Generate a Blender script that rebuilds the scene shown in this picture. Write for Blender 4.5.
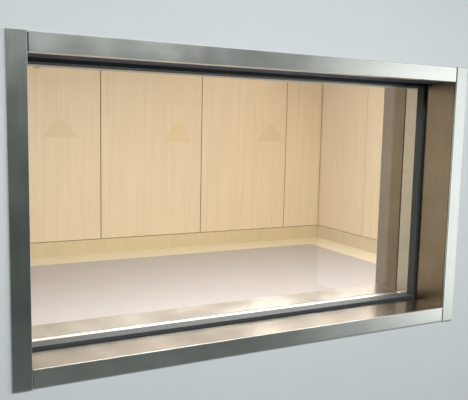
import bpy, bmesh, math
from mathutils import Matrix, Vector

for o in list(bpy.data.objects):
    bpy.data.objects.remove(o)
SC = bpy.context.scene
COL = SC.collection

# ------------------------------------------------------------------ camera
B = 0.9                                   # height of the window frame's lower edge above the floor
cam_d = bpy.data.cameras.new('camera')
cam = bpy.data.objects.new('camera', cam_d)
COL.objects.link(cam)
yaw, pit, rol = 0.479413, 0.115398, 0.021235
fw = Vector((math.sin(yaw), math.cos(yaw), 0)); rt = Vector((math.cos(yaw), -math.sin(yaw), 0)); up = Vector((0, 0, 1))
fw2 = fw*math.cos(pit) - up*math.sin(pit); up2 = up*math.cos(pit) + fw*math.sin(pit)
rt3 = rt*math.cos(rol) + up2*math.sin(rol); up3 = up2*math.cos(rol) - rt*math.sin(rol)
M = Matrix((rt3, up3, -fw2)).transposed().to_4x4()
M.translation = Vector((-0.21502, -1.61071, 0.67874 + B))
cam.matrix_world = M
cam_d.lens = 48.3885; cam_d.sensor_width = 36; cam_d.sensor_fit = 'HORIZONTAL'
cam_d.clip_start = 0.05
SC.camera = cam

# ------------------------------------------------------------------ world, lights, exposure
W = bpy.data.worlds.new('world'); SC.world = W; W.use_nodes = True
W.node_tree.nodes['Background'].inputs[0].default_value = (0.9, 0.95, 1.0, 1)
W.node_tree.nodes['Background'].inputs[1].default_value = 0.25
SC.view_settings.view_transform = 'Standard'
SC.view_settings.look = 'None'
SC.view_settings.exposure = 0.08
SC.view_settings.gamma = 1.0
SC.view_settings.use_curve_mapping = False

def area(name, loc, rot, sx, sy, power, color):
    l = bpy.data.lights.new(name, 'AREA'); l.shape = 'RECTANGLE'; l.size = sx; l.size_y = sy
    l.energy = power; l.color = color
    o = bpy.data.objects.new(name, l); COL.objects.link(o)
    o.location = loc; o.rotation_euler = rot
    return o
# added area light right of the camera, for bright steel reflections and wall fill
area('side_fill_light', (3.33, -1.95, 1.25), (0, math.radians(90), 0), 2.36, 2.3, 31, (0.97, 0.985, 1.0))
# ceiling lamp panels of the near room
area('near_room_ceiling_lamp', (0.4, -1.75, 2.74), (0, 0, 0), 2.8, 0.6, 70, (0.97, 0.99, 1.0))
# ceiling lamp panels of the far room
area('unseen_far_room_lamp', (1.6, 2.0, 2.74), (0, 0, 0), 2.4, 1.0, 150, (0.97, 0.98, 1.0))
area('unseen_far_room_lamp', (3.9, 2.4, 2.74), (0, 0, 0), 1.2, 1.4, 72, (0.97, 0.98, 1.0))

area('unseen_far_room_lamp', (3.75, 5.1, 2.74), (0, 0, 0), 0.45, 0.45, 3.0, (0.99, 0.98, 0.97))  # small lamp added to make the bright spot on the front sill

# ------------------------------------------------------------------ helpers
def nodes(name):
    m = bpy.data.materials.new(name); m.use_nodes = True
    nt = m.node_tree
    return m, nt, nt.nodes['Principled BSDF']

def plain(name, col, rough=0.6, metal=0.0, noise=0.0, scale=8.0, stretch=(1, 1, 1), bump=0.0, spec=0.5, rnoise=0.0):
    m, nt, p = nodes(name)
    p.inputs['Base Color'].default_value = (*col, 1)
    p.inputs['Roughness'].default_value = rough
    p.inputs['Metallic'].default_value = metal
    p.inputs['Specular IOR Level'].default_value = spec
    if noise or bump or rnoise:
        tc = nt.nodes.new('ShaderNodeTexCoord'); mp = nt.nodes.new('ShaderNodeMapping')
        nt.links.new(tc.outputs['Object'], mp.inputs[0]); mp.inputs['Scale'].default_value = stretch
        nz = nt.nodes.new('ShaderNodeTexNoise'); nz.inputs['Scale'].default_value = scale; nz.inputs['Detail'].default_value = 5
        nt.links.new(mp.outputs[0], nz.inputs['Vector'])
        if noise:
            r = nt.nodes.new('ShaderNodeMapRange')
            r.inputs['From Min'].default_value = .3; r.inputs['From Max'].default_value = .7
            r.inputs['To Min'].default_value = 1-noise; r.inputs['To Max'].default_value = 1+noise
            nt.links.new(nz.outputs['Fac'], r.inputs['Value'])
            mx = nt.nodes.new('ShaderNodeVectorMath'); mx.operation = 'SCALE'
            mx.inputs[0].default_value = col
            nt.links.new(r.outputs[0], mx.inputs['Scale'])
            nt.links.new(mx.outputs[0], p.inputs['Base Color'])
        if rnoise:
            r = nt.nodes.new('ShaderNodeMapRange')
            r.inputs['From Min'].default_value = .3; r.inputs['From Max'].default_value = .7
            r.inputs['To Min'].default_value = rough-rnoise; r.inputs['To Max'].default_value = rough+rnoise
            nt.links.new(nz.outputs['Fac'], r.inputs['Value']); nt.links.new(r.outputs[0], p.inputs['Roughness'])
        if bump:
            b = nt.nodes.new('ShaderNodeBump'); b.inputs['Strength'].default_value = bump; b.inputs['Distance'].default_value = .002
            nt.links.new(nz.outputs['Fac'], b.inputs['Height']); nt.links.new(b.outputs[0], p.inputs['Normal'])
    return m

def s2l(r, g, b):
    return tuple((c/255/12.92) if c/255 <= .04045 else ((c/255+.055)/1.055)**2.4 for c in (r, g, b))

def steel(name, col, rough, direction, smudge=0.06):
    """brushed stainless steel: fine lines along `direction` plus broad hand smudges"""
    m, nt, p = nodes(name)
    p.inputs['Metallic'].default_value = 1
    tc = nt.nodes.new('ShaderNodeTexCoord'); mp = nt.nodes.new('ShaderNodeMapping')
    sc = {'x': (1.5, 260, 260), 'z': (260, 260, 1.5), 'y': (260, 1.5, 260)}[direction]
    mp.inputs['Scale'].default_value = sc
    nt.links.new(tc.outputs['Object'], mp.inputs[0])
    n1 = nt.nodes.new('ShaderNodeTexNoise'); n1.inputs['Scale'].default_value = 1; n1.inputs['Detail'].default_value = 3
    nt.links.new(mp.outputs[0], n1.inputs['Vector'])
    n2 = nt.nodes.new('ShaderNodeTexNoise'); n2.inputs['Scale'].default_value = 7; n2.inputs['Detail'].default_value = 2
    nt.links.new(tc.outputs['Object'], n2.inputs['Vector'])
    a = nt.nodes.new('ShaderNodeMapRange'); a.inputs['From Min'].default_value = .3; a.inputs['From Max'].default_value = .7
    a.inputs['To Min'].default_value = -.05; a.inputs['To Max'].default_value = .05
    nt.links.new(n1.outputs['Fac'], a.inputs['Value'])
    b = nt.nodes.new('ShaderNodeMapRange'); b.inputs['From Min'].default_value = .35; b.inputs['From Max'].default_value = .65
    b.inputs['To Min'].default_value = 1-smudge; b.inputs['To Max'].default_value = 1+smudge
    nt.links.new(n2.outputs['Fac'], b.inputs['Value'])
    s = nt.nodes.new('ShaderNodeMath'); nt.links.new(a.outputs[0], s.inputs[0]); nt.links.new(b.outputs[0], s.inputs[1])
    v = nt.nodes.new('ShaderNodeVectorMath'); v.operation = 'SCALE'; v.inputs[0].default_value = col
    nt.links.new(s.outputs[0], v.inputs['Scale']); nt.links.new(v.outputs[0], p.inputs['Base Color'])
    r = nt.nodes.new('ShaderNodeMapRange'); r.inputs['From Min'].default_value = .35; r.inputs['From Max'].default_value = .65
    r.inputs['To Min'].default_value = rough*.93; r.inputs['To Max'].default_value = rough*1.08
    nt.links.new(n2.outputs['Fac'], r.inputs['Value']); nt.links.new(r.outputs[0], p.inputs['Roughness'])
    bp = nt.nodes.new('ShaderNodeBump'); bp.inputs['Strength'].default_value = .12; bp.inputs['Distance'].default_value = .0005
    nt.links.new(n1.outputs['Fac'], bp.inputs['Height']); nt.links.new(bp.outputs[0], p.inputs['Normal'])
    return m

def wood(name, base):
    m, nt, p = nodes(name)
    tc = nt.nodes.new('ShaderNodeTexCoord')
    def nz(scale, st, det=4):
        mp = nt.nodes.new('ShaderNodeMapping'); mp.inputs['Scale'].default_value = st
        nt.links.new(tc.outputs['Object'], mp.inputs[0])
        n = nt.nodes.new('ShaderNodeTexNoise'); n.inputs['Scale'].default_value = scale; n.inputs['Detail'].default_value = det
        nt.links.new(mp.outputs[0], n.inputs['Vector']); return n
    g1 = nz(1.0, (38, 38, .7)); g2 = nz(1.0, (9, 9, 1.2)); g3 = nz(1.0, (150, 150, 4))
    mx = nt.nodes.new('ShaderNodeMath'); mx.operation = 'MULTIPLY_ADD'; mx.inputs[1].default_value = .5
    nt.links.new(g1.outputs['Fac'], mx.inputs[0])
    h = nt.nodes.new('ShaderNodeMath'); h.operation = 'MULTIPLY'; h.inputs[1].default_value = .3
    nt.links.new(g2.outputs['Fac'], h.inputs[0]); nt.links.new(h.outputs[0], mx.inputs[2])
    m3 = nt.nodes.new('ShaderNodeMath'); m3.operation = 'MULTIPLY_ADD'; m3.inputs[1].default_value = .2
    nt.links.new(g3.outputs['Fac'], m3.inputs[0]); nt.links.new(mx.outputs[0], m3.inputs[2])
    cr = nt.nodes.new('ShaderNodeValToRGB')
    cr.color_ramp.elements[0].position = .33; cr.color_ramp.elements[1].position = .66
    cr.color_ramp.elements[0].color = (base[0]*.93, base[1]*.92, base[2]*.89, 1)
    cr.color_ramp.elements[1].color = (base[0]*1.03, base[1]*1.035, base[2]*1.05, 1)
    nt.links.new(m3.outputs[0], cr.inputs[0]); nt.links.new(cr.outputs[0], p.inputs['Base Color'])
    p.inputs['Roughness'].default_value = .45
    p.inputs['Specular IOR Level'].default_value = .35
    return m

MAT = dict(
    wall=plain('painted_wall', s2l(224, 228, 230), .75, noise=.012, scale=3, bump=.05),
    far_wall=plain('far_wall_paint', s2l(225, 222, 210), .8),
    near_wall=plain('near_room_paint', s2l(84, 92, 86), .8),
    floor_near=plain('near_floor_vinyl', s2l(114, 118, 116), .4),
    ceiling=plain('ceiling_paint', s2l(225, 228, 226), .9),
    floor=plain('lilac_grey_vinyl', s2l(179, 174, 175), .38, noise=.02, scale=5),
    border=plain('cream_vinyl', s2l(228, 217, 190), .45, noise=.02, scale=6),
    wood=wood('maple_laminate', s2l(223, 203, 172)),
    plinth=wood('yellow_maple_laminate', s2l(207, 190, 155)),
    dark_gap=plain('shadow_gap_strip', s2l(120, 92, 62), .7),
    mark=plain('tan_mark', s2l(213, 193, 155), .5),
    mark2=plain('ochre_mark', s2l(217, 195, 153), .5),
    scuff=plain('scuff', s2l(196, 168, 134), .6),
    steel_v=steel('brushed_steel_vertical', (.485, .505, .48), .30, 'z'),
    steel_h=steel('brushed_steel_horizontal', (.60, .61, .575), .30, 'x'),
    steel_sill=steel('brushed_steel_sill', (.50, .45, .395), .22, 'x', .06),
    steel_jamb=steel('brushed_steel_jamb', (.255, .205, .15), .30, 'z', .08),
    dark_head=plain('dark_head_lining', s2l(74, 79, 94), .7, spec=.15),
    steel_stop=steel('brushed_steel_stop', (.50, .46, .39), .26, 'z', .05),
    steel_rear=steel('brushed_steel_rear_sill', (.68, .645, .61), .24, 'x', .05),
    steel_stop_head=plain('satin_grey_stop', s2l(168, 172, 172), .4, metal=.3),
    joint=plain('brown_joint', s2l(70, 58, 42), .7),
    steel_edge=steel('highlight_steel_edge', (.84, .82, .79), .3, 'x', .03),  # edge highlight put into the lighter steel colour
    rubber=plain('black_rubber', s2l(62, 66, 68), .55, spec=.3),
)
# lead glass pane: clear with a faint reflection
g, nt, p = nodes('lead_glass')
nt.nodes.remove(p)
tr = nt.nodes.new('ShaderNodeBsdfTransparent'); tr.inputs[0].default_value = (.985, .98, .955, 1)
gl = nt.nodes.new('ShaderNodeBsdfGlossy'); gl.inputs['Roughness'].default_value = .0
fr = nt.nodes.new('ShaderNodeFresnel'); ge = nt.nodes.new('ShaderNodeNewGeometry')
ior = nt.nodes.new('ShaderNodeMapRange'); ior.inputs['To Min'].default_value = 1.3; ior.inputs['To Max'].default_value = 1/1.3
nt.links.new(ge.outputs['Backfacing'], ior.inputs['Value']); nt.links.new(ior.outputs[0], fr.inputs['IOR'])   # the same weak reflection on both faces of the pane
mx = nt.nodes.new('ShaderNodeMixShader')
nt.links.new(fr.outputs[0], mx.inputs[0]); nt.links.new(tr.outputs[0], mx.inputs[1]); nt.links.new(gl.outputs[0], mx.inputs[2])
nt.links.new(mx.outputs[0], nt.nodes['Material Output'].inputs[0])
MAT['glass'] = g

def box(bm, x0, x1, y0, y1, z0, z1):
    vs = [bm.verts.new((x, y, z)) for x in (x0, x1) for y in (y0, y1) for z in (z0, z1)]
    for f in ((0, 1, 3, 2), (4, 6, 7, 5), (0, 4, 5, 1), (2, 3, 7, 6), (0, 2, 6, 4), (1, 5, 7, 3)):
        bm.faces.new([vs[i] for i in f])

def mesh(name, boxes, mat, parent=None, bevel=0.0, origin=None, label=None):
    bm = bmesh.new()
    for b in boxes:
        box(bm, *b)
    return finish(name, bm, mat, parent, bevel, origin, label)

def finish(name, bm, mat, parent=None, bevel=0.0, origin=None, label=None):
    bmesh.ops.recalc_face_normals(bm, faces=bm.faces)
    if bevel:
        bmesh.ops.bevel(bm, geom=list(bm.edges), offset=bevel, segments=2, profile=.5, affect='EDGES')
    if origin is None:
        cs = [v.co for v in bm.verts]
        origin = Vector(((min(c.x for c in cs)+max(c.x for c in cs))/2, (min(c.y for c in cs)+max(c.y for c in cs))/2, min(c.z for c in cs)))
    origin = Vector(origin)
    bmesh.ops.translate(bm, verts=bm.verts, vec=-origin)
    me = bpy.data.meshes.new(name); bm.to_mesh(me); bm.free()
    me.materials.append(mat)
    o = bpy.data.objects.new(name, me); COL.objects.link(o)
    if parent:
        o.parent = parent
        o.location = origin - parent_loc(parent)
    else:
        o.location = origin
    if label: o['label'] = label
    return o

def parent_loc(o):
    v = Vector(o.location)
    while o.parent:
        o = o.parent; v += o.location
    return v

def struct(name, boxes, mat, **k):
    o = mesh(name, boxes, mat, **k); o['kind'] = 'structure'; return o

# ------------------------------------------------------------------ dimensions
FW, FH = 1.524, 0.9            # outer size of the steel frame
S = 0.0502                     # width of stiles and rails
X0, X1 = S, FW-S               # clear opening
Z0, Z1 = B+S, B+FH-S
TH = 0.36                      # wall thickness
XC, YD = 5.085, 5.911          # far room: right wall and back wall
XL, CE = -1.2, 2.8

# ------------------------------------------------------------------ setting
hx0, hx1, hz0, hz1 = X0-.006, X1+.006, Z0-.006, Z1+.006
struct('wall_front', [(-2.6, hx0, 0, TH, 0, CE), (hx1, XC+.1, 0, TH, 0, CE), (hx0, hx1, 0, TH, 0, hz0), (hx0, hx1, 0, TH, hz1, CE)], MAT['wall'])
struct('wall_back', [(XL-.1, XC+.1, YD+.02, YD+.14, 0, CE)], MAT['far_wall'])
struct('wall_right', [(XC+.02, XC+.14, TH, YD+.02, 0, CE)], MAT['far_wall'])
struct('wall_left', [(XL-.12, XL, TH, YD+.02, 0, CE)], MAT['far_wall'])
BW = 0.40
struct('floor', [(XL, XC-BW, TH, YD-BW-.02, -.08, 0)], MAT['floor'])
struct('trim_1', [(XL, XC+.02, YD-BW-.02, YD+.02, -.08, .002), (XC-BW, XC+.02, TH, YD-BW-.02, -.08, .002)], MAT['border'])
struct('ceiling', [(-2.72, XC+.14, -4.02, YD+.14, CE, CE+.1)], MAT['ceiling'])
struct('baseboard_back', [(XL, XC, YD-.004, YD+.02, .002, .176)], MAT['plinth'])
struct('baseboard_right', [(XC-.004, XC+.02, TH, YD-.004, .002, .176)], MAT['plinth'])
# the near room, behind the camera; an added light stands at its right wall
struct('floor_near', [(-2.6, 3.38, -3.9, 0, -.08, 0)], MAT['floor_near'])
struct('wall_near_back', [(-2.6, 3.38, -4.02, -3.9, 0, CE)], MAT['near_wall'])
struct('wall_near_left', [(-2.72, -2.6, -3.9, TH, 0, CE)], MAT['near_wall'])
struct('wall_near_right', [(3.38, 3.5, -3.9, 0, 0, CE)], MAT['near_wall'])

# ------------------------------------------------------------------ maple panels of the far room
def tri_mark(parent, cx, zb, w, h, mat, label):
    # a thin flat shape: a low triangle with a small raised peak
    bm = bmesh.new()
    pts = [(-w/2, 0), (w/2, 0), (w*.40, h*.17), (w*.10, h*.86), (0, h), (-w*.10, h*.86), (-w*.40, h*.17)]
    f = [bm.verts.new((cx+a, YD-.0005, zb+b)) for a, b in pts]
    k = [bm.verts.new((cx+a, YD-.003, zb+b)) for a, b in pts]
    bm.faces.new(k); bm.faces.new(f[::-1])
    for i in range(len(pts)):
        j = (i+1) % len(pts); bm.faces.new((f[i], f[j], k[j], k[i]))
    finish('triangle_mark', bm, mat, parent, label=label)

ZB, ZT, GAP = 0.182, 2.72, 0.010
def back_panel(x0, x1, label):
    o = mesh('maple_panel', [(x0+GAP/2, x1-GAP/2, YD, YD+.018, ZB, ZT)], MAT['wood'], bevel=.0015)
    o['label'] = label; o['category'] = 'wall panel'; o['group'] = 'maple panels lining the far room'
    return o
def side_panel(y0, y1, label):
    o = mesh('maple_panel', [(XC, XC+.018, y0+GAP/2, y1-GAP/2, ZB, ZT)], MAT['wood'], bevel=.0015)
    o['label'] = label; o['category'] = 'wall panel'; o['group'] = 'maple panels lining the far room'
    return o
a = back_panel(0.55, 1.863, 'leftmost pale maple panel on the back wall, cut off by the steel frame')
b = back_panel(1.863, 3.20, 'wide maple panel on the back wall, second from the left, with a triangle mark')
c = back_panel(3.20, 4.495, 'wide maple panel on the back wall whose triangle mark sits near its right seam')
d = back_panel(4.495, 5.085, 'narrow plain maple panel at the right end of the back wall, in the corner')
tri_mark(a, 1.381, .518+B, .43, .225, MAT['mark'], 'faint tan triangle')
tri_mark(b, 2.865, .474+B, .41, .265, MAT['mark2'], 'faint ochre triangle')
tri_mark(c, 4.245, .500+B, .47, .235, MAT['mark'], 'faint tan triangle')
bm = bmesh.new()
k = [bm.verts.new((1.128+.045*math.cos(t*math.pi/5)+.02*math.sin(t*math.pi/5), YD-.001, B+1.312+.022*math.sin(t*math.pi/5))) for t in range(10)]
bm.faces.new(k)
q = bmesh.ops.extrude_face_region(bm, geom=list(bm.faces))
bmesh.ops.translate(bm, verts=[v for v in q['geom'] if isinstance(v, bmesh.types.BMVert)], vec=(0, .0006, 0))
finish('scuff_mark', bm, MAT['scuff'], a, label='small brown scuff')
side_panel(4.900, 5.911, 'maple panel on the right side wall, next to the room corner')
side_panel(3.60, 4.900, 'maple panel on the right side wall, partly hidden behind the steel jamb')
# dark backing seen in the joints
struct('trim_2', [(XL, XC+.0, YD+.0185, YD+.02, .176, ZT)], MAT['dark_gap'])
struct('trim_3', [(XC+.0185, XC+.02, TH, YD+.0, .176, ZT)], MAT['dark_gap'])

# ------------------------------------------------------------------ the viewing window
win = bpy.data.objects.new('window_1', None); COL.objects.link(win)
win.location = (FW/2, 0, B); win['kind'] = 'structure'
win['label'] = 'stainless steel framed viewing window set in the pale wall'

PR = 0.007                                   # how far the face stands off the wall
def part(name, boxes, mat, bevel=.0008, label=None):
    return mesh(name, boxes, MAT[mat], win, bevel, label=label)
gp = .0008
part('stile', [(0, S-gp, -PR, 0, B, B+FH)], 'steel_v', .0012)
part('stile', [(FW-S+gp, FW, -PR, 0, B, B+FH)], 'steel_v', .0012)
part('rail', [(S+.0022, FW-S-.0018, -PR+.001, 0, B+FH-S, B+FH-.002)], 'steel_h', .001)
part('joint_seal', [(S-gp, S+.0024, -.002, 0, B+FH-S, B+FH-.003)], 'rubber', 0, 'dark joint line')
part('joint_seal', [(FW-S-.002, FW-S+gp, -.002, 0, B+FH-S, B+FH-.003)], 'rubber', 0, 'dark joint line')
part('rail', [(S+gp, FW-S-gp, -PR+.001, 0, B+.002, B+S)], 'steel_h', .001)
T = .0055
Y1 = .135
part('front_sill', [(X0, X1, 0, Y1, Z0-T, Z0)], 'steel_sill')
part('head_lip', [(X0, X1, 0, .03, Z1, Z1+T)], 'steel_h', label='bright steel edge of the head')
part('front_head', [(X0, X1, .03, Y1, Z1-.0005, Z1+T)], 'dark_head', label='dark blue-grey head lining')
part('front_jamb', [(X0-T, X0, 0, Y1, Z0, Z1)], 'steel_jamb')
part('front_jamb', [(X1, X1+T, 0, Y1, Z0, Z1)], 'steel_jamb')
def ring(y0, y1, t, out=T):
    return [(X0-out, X0+t, y0, y1, Z0-out, Z1+out), (X1-t, X1+out, y0, y1, Z0-out, Z1+out),
            (X0+t, X1-t, y0, y1, Z0-out, Z0+t), (X0+t, X1-t, y0, y1, Z1-t, Z1+out)]
part('gasket', ring(Y1, .168, .011) + [(X0+.006, X1-.006, .168, .196, Z0-T, Z0+.006)], 'rubber', 0, 'black rubber gasket')
mesh('glass_pane', [(X0+.011, X1-.011, .146, .152, Z0+.011, Z1-.011)], MAT['glass'], win, 0)
a_, b_, c_, d_ = ring(.168, .231, .005)
part('glazing_stop', [a_], 'steel_stop', 0); part('glazing_stop', [b_], 'steel_stop', 0)
part('glazing_stop', [(X0+.005, X1-.005, .196, .229, Z0-T, Z0+.003)], 'steel_edge', .0015)
part('glazing_stop', [(X0+.005, X1-.005, .168, .231, Z1-.015, Z1+T)], 'steel_stop_head', 0)
part('joint_seal', ring(.231, .243, -.001), 'joint', 0, 'dark brown joint line')
Y2 = .243
part('rear_sill', [(X0, X1, Y2, TH+.004, Z0-T, Z0)], 'steel_rear')
part('rear_head', [(X0, X1, Y2, TH+.004, Z1, Z1+T)], 'steel_h')
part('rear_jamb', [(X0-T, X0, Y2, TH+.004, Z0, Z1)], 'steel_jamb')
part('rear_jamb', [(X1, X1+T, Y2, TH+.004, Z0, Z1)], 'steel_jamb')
